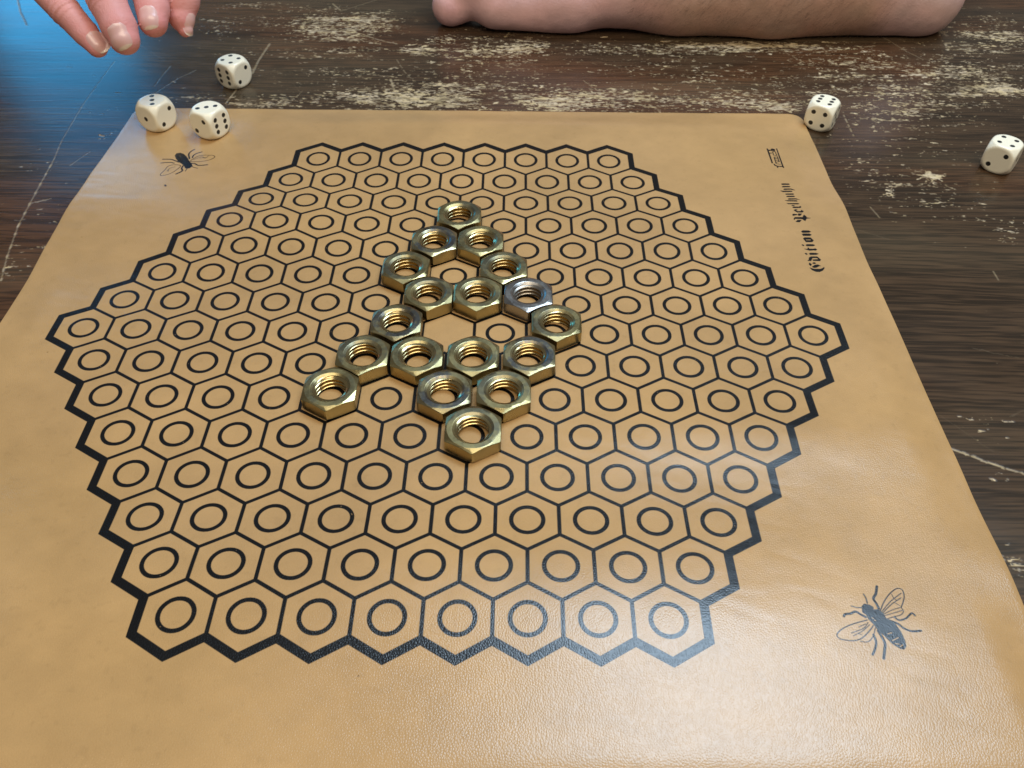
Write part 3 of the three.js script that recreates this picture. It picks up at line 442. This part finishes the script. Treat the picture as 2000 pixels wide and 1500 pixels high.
{   // forearm resting along the far side, curled hand at one end and elbow at the other; cm, y from the table
  const chain = [[[34, 15, -45], 4.6], [[32.0, 7, -37.4], 4.0], [[30.5, 2.35, -33.1], 3.05], [[27.6, 2.75, -33.2], 3.35], [[20.5, 2.75, -33.3], 3.95], [[14, 2.5, -33.1], 3.4], [[9.4, 2.75, -32.8], 2.65], [[6.0, 2.3, -32.6], 2.4]];
  const fcore = (x, y, z) => {
    const p = [x, y, z]; let d = 99;
    for (let i = 0; i < chain.length - 1; i++) d = smin(d, bone(p, chain[i][0], chain[i + 1][0], chain[i][1], chain[i + 1][1]), 0.7);
    d = smin(d, bone(p, [6.6, 1.9, -32.3], [1.5, 1.75, -32.3], 2.3, 1.95), 0.8);               // heel of the hand
    d = smin(d, bone(p, [7, 4.4, -33], [1.0, 5.0, -33.3], 2.2, 2.3), 1.2);
    d = smin(d, bone(p, [1.6, 3.6, -33.0], [-0.3, 3.0, -32.8], 2.2, 1.6), 0.9);
    let k = smin(bone(p, [0.4, 1.9, -33.0], [-1.7, 1.25, -32.5], 1.45, 1.3), bone(p, [-1.7, 1.3, -32.6], [-1.2, 1.4, -34.4], 1.25, 1.1), 0.4);
    k = smin(k, bone(p, [0, 3.5, -33.4], [-1.9, 3.2, -33.3], 1.3, 1.25), 0.35); k = smin(k, bone(p, [0, 5.6, -33.6], [-1.8, 5.5, -33.7], 1.3, 1.15), 0.35);
    d = smin(d, k, 0.6);
    d += 0.10 * (vn3(x * 0.45, y * 0.6, z * 0.6, 7) - 0.5) + 0.035 * (vn3(x * 2, y * 2, z * 2, 19) - 0.5);
    return d;
  };
  const f = (x, y, z) => Math.max(fcore(x, y, z), y - 12, 0.04 - y);
  const net = surfaceNets(f, [-5, -0.3, -50], [40, 12.8, -26], 0.3);
  const toW = (v) => v.set(v.x / 100, TY + v.y / 100, v.z / 100);
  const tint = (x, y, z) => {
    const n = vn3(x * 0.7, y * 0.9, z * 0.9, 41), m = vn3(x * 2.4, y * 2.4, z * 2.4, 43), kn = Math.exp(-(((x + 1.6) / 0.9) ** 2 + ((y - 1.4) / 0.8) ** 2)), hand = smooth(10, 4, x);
    const fore = smooth(7, 15, x) * smooth(30.5, 26, x), elbow = smooth(26, 30.5, x), base = [0, 1, 2].map((i) => mix(mix([0.78, 0.49, 0.49][i], [0.47, 0.285, 0.215][i], fore), [0.66, 0.44, 0.41][i], elbow));  // skin pigment with light painted in: paler hand and elbow, shaded mid forearm
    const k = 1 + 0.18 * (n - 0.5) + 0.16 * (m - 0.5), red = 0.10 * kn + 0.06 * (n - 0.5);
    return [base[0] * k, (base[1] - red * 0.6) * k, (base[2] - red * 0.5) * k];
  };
  const g = new THREE.Group();
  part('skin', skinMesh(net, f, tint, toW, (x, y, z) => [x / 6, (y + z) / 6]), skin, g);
  // fine hairs
  const hp = [], up = new THREE.Vector3(), hi = [];
  for (let i = 0; i < 1500; i++) {
    const x = mix(10.5, 28, rnd()), a = mix(-0.9, 1.1, rnd()), c0 = [x, 3, -33.2], dir = [0, Math.sin(a), Math.cos(a)]; let t = 6; for (let k = 0; k < 24; k++) t -= f(x, c0[1] + dir[1] * t, c0[2] + dir[2] * t) * 0.8;
    const p0 = toW(new THREE.Vector3(x, c0[1] + dir[1] * t, c0[2] + dir[2] * t)), L = 0.004 + 0.006 * rnd(), dx = -(0.5 + 0.5 * rnd()), dy = -(0.2 + 0.7 * rnd()), n = new THREE.Vector3(0, dir[1], dir[2]);
    const p1 = p0.clone().addScaledVector(new THREE.Vector3(dx, dy, 0.2).normalize(), L).addScaledVector(n, 0.0016), side = new THREE.Vector3(0.5, 1, 0).normalize().multiplyScalar(0.00009), b = hp.length / 3;
    hp.push(p0.x, p0.y, p0.z, p0.x + side.x, p0.y + side.y, p0.z, p1.x, p1.y, p1.z, p0.x, p0.y, p0.z + 0.0001); hi.push(b, b + 1, b + 2, b + 1, b + 3, b + 2, b + 3, b, b + 2);
  }
  const hg = new THREE.BufferGeometry(); hg.setAttribute('position', new THREE.Float32BufferAttribute(hp, 3)); hg.setIndex(hi); hg.computeVertexNormals();
  const hm = part('arm_hair', hg, M({ color: lc(0.12, 0.07, 0.04), roughness: 0.6 }), g); hm.userData.kind = 'stuff';
  add(g, 'forearm', 'bare forearm lying on the worn wood with its elbow and curled hand down', 'arm');
}
{   // hand reaching down; frame: cm along the picture's right, up and toward the lens at the middle fingertip
  const D = 0.45, PX = D * 100 / 1667.76, O = depthAt(243, 78, D);
  const ax = new THREE.Vector3(1, 0, 0).applyQuaternion(camera.quaternion), ay = new THREE.Vector3(0, 1, 0).applyQuaternion(camera.quaternion), az = new THREE.Vector3(0, 0, 1).applyQuaternion(camera.quaternion);
  const J = (px, py, back = 0) => { const s = 1 + back / (D * 100); return [((px - 1000) * s + 757) * PX, -((py - 750) * s + 672) * PX, -back]; };
  const toW = (v) => { const { x, y, z } = v; return v.copy(O).addScaledVector(ax, x / 100).addScaledVector(ay, y / 100).addScaledVector(az, z / 100); };
  const R = (px) => px * PX;
  const fingers = [
    [[J(190, 92, 0.75), R(20)], [J(168, 66, 0.7), R(25)], [J(128, 22, 0.5), R(29)], [J(40, -72, 0.4), R(33)], [J(-50, -215, 2.2), R(40)]],
    [[J(243, 77, 0), R(29)], [J(232, 52, -0.05), R(33.5)], [J(208, 0, 0), R(36)], [J(150, -105, 0.1), R(39)], [J(50, -260, 2), R(44)]],
    [[J(299, 44, 1.0), R(28)], [J(298, 18, 1.15), R(32)], [J(291, -28, 1.5), R(37)], [J(274, -120, 1.0), R(38)], [J(150, -290, 2.2), R(44)]],
    [[J(362, 58, 2.7), R(15)], [J(355, 36, 2.6), R(26)], [J(353, 0, 2.5), R(37)], [J(348, -70, 2.3), R(39)], [J(300, -190, 2.6), R(42)], [J(130, -360, 4), R(50)]],
    [[J(-40, -75, 1.6), R(20)], [J(-55, -90, 1.5), R(26)], [J(-80, -130, 1.6), R(29)], [J(-130, -230, 2.6), R(36)]],
  ];
  const wrist = J(-40, -520, 6.5), arm = J(-160, -760, 12);
  const fcore = (x, y, z) => {
    const p = [x, y, z]; let d = 99;
    for (const c of fingers) { let k = 99; for (let i = 0; i < c.length - 1; i++) k = smin(k, bone(p, c[i][0], c[i + 1][0], c[i][1], c[i + 1][1]), 0.12); d = smin(d, k, 0.015); }
    for (const c of fingers) { const e = c[c.length - 1]; d = smin(d, bone(p, e[0], wrist, e[1], R(80)), 0.7); }
    d = smin(d, bone(p, wrist, arm, R(90), R(120)), 1);
    // creases over the end joints
    for (const [c, k] of [[fingers[1], 2], [fingers[0], 2], [fingers[2], 2]]) { const j = c[k][0], a = c[k + 1][0], L = Math.hypot(a[0] - j[0], a[1] - j[1], a[2] - j[2]), s = ((x - j[0]) * (a[0] - j[0]) + (y - j[1]) * (a[1] - j[1]) + (z - j[2]) * (a[2] - j[2])) / L, near = Math.exp(-(s * s) / 0.25) * (Math.hypot(x - j[0], y - j[1], z - j[2]) < 1.6 ? 1 : 0); d += near * 0.034 * Math.sin(s * 20); }
    return d + 0.02 * (vn3(x * 1.6, y * 1.6, z * 1.6, 71) - 0.5);
  };
  const f = (x, y, z) => Math.max(fcore(x, y, z), y - 17);
  const net = surfaceNets(f, [-12, -1.6, -14], [5.5, 17.6, 3], 0.125);
  const tips = fingers.slice(0, 4).map((c) => c[0][0]), dips = fingers.slice(0, 4).map((c) => c[2][0]);
  const tint = (x, y, z) => {
    const n = vn3(x * 1.1, y * 1.1, z * 1.1, 81), m = vn3(x * 4, y * 4, z * 4, 83); let tip = 0, jt = 0;
    for (const t of tips) tip = Math.max(tip, Math.exp(-((x - t[0]) ** 2 + (y - t[1]) ** 2 + (z - t[2]) ** 2) / 1.6)); for (const t of dips) jt = Math.max(jt, Math.exp(-((x - t[0]) ** 2 + (y - t[1]) ** 2) / 0.5));
    return [0.70 + 0.08 * (n - 0.5), 0.335 - 0.06 * tip - 0.03 * jt + 0.06 * (n - 0.5) + 0.03 * (m - 0.5), 0.315 - 0.04 * tip - 0.03 * jt + 0.05 * (n - 0.5) + 0.03 * (m - 0.5)];
  };
  const g = new THREE.Group();
  part('skin', skinMesh(net, f, tint, toW, (x, y, z) => [(x + z * 0.4) / 6, (y + z * 0.5) / 6]), skin, g);
  // nails: thin curved plates lying on the last joint
  const nailMat = new THREE.MeshPhysicalMaterial({ vertexColors: true, roughness: 0.28, clearcoat: 0.4, clearcoatRoughness: 0.25 });
  const nails = [[fingers[0], J(196, 86, 0.7), 17, 22, [0.2, 0, 1]], [fingers[1], J(243, 82), 20.5, 22, [0.08, 0, 1]], [fingers[2], J(299, 49, 1.0), 20, 21, [0.02, 0, 1]], [fingers[3], J(370, 44), 15, 21, [0.93, 0.1, 0.42]]];
  for (const [c, ctr, hw, hl, look] of nails) {
    const tipv = new THREE.Vector3(...c[0][0]), back = new THREE.Vector3(...c[2][0]), along = tipv.clone().sub(back).normalize(), out = new THREE.Vector3(...look).normalize(); out.addScaledVector(along, -out.dot(along)).normalize();
    const side = new THREE.Vector3().crossVectors(along, out).normalize(), base = tipv.clone().addScaledVector(along, -R(6)); if (look[2] > 0.9) { base.x = ctr[0]; base.y = ctr[1]; }
    const own = (x, y, z) => { let k = 99; for (let i = 0; i < 3; i++) k = smin(k, bone([x, y, z], c[i][0], c[i + 1][0], c[i][1], c[i + 1][1]), 0.12); return k; };
    const NA = 22, NB = 16, pos = [], col = [], idx = [], v = new THREE.Vector3();
    for (let j = 0; j <= NA; j++) for (let i = 0; i <= NB; i++) {
      const s = j / NA * 2 - 1, w = Math.pow(Math.max(0, 1 - Math.abs(s) ** (s > 0 ? 3 : 4)), s > 0 ? 0.5 : 0.4), a = (i / NB * 2 - 1) * w;
      v.copy(base).addScaledVector(along, s * R(hl)).addScaledVector(side, a * R(hw)).addScaledVector(out, 1.25);
      let t = 0; for (let k = 0; k < 40; k++) { const d = own(v.x - out.x * t, v.y - out.y * t, v.z - out.z * t); t += clamp(d, -0.1, 0.4) * 0.7; }
      t = clamp(t, 0, 1.25 - 0.2); const lift = 0.004 + 0.018 * (1 - Math.abs(a / Math.max(w, 0.05)) ** 4 * 1.6) * smooth(-1, -0.7, s) + 0.02 * smooth(0.6, 1, s);
      v.addScaledVector(out, -t + lift); toW(v); pos.push(v.x, v.y, v.z);
      const free = smooth(0.78, 0.84, s + 0.10 * a * a), lun = smooth(-0.55, -0.85, s + 0.3 * a * a);
      col.push(mix(mix(0.70, 0.76, lun), 0.80, free), mix(mix(0.42, 0.50, lun), 0.67, free), mix(mix(0.40, 0.47, lun), 0.57, free));
    }
    for (let j = 0; j < NA; j++) for (let i = 0; i < NB; i++) { const a = j * (NB + 1) + i, b = a + NB + 1; idx.push(a, a + 1, b, a + 1, b + 1, b); }
    const ng = new THREE.BufferGeometry(); ng.setAttribute('position', new THREE.Float32BufferAttribute(pos, 3)); ng.setAttribute('color', new THREE.Float32BufferAttribute(col, 3)); ng.setIndex(idx); ng.computeVertexNormals();
    part('fingernail', ng, nailMat, g);
  }
  add(g, 'hand', 'bare hand reaching down with its fingertips hanging above the dice', 'hand');
}

scene.traverse((o) => { if (o.isMesh) { o.castShadow = true; o.receiveShadow = true; } });
renderer.render(scene, camera);
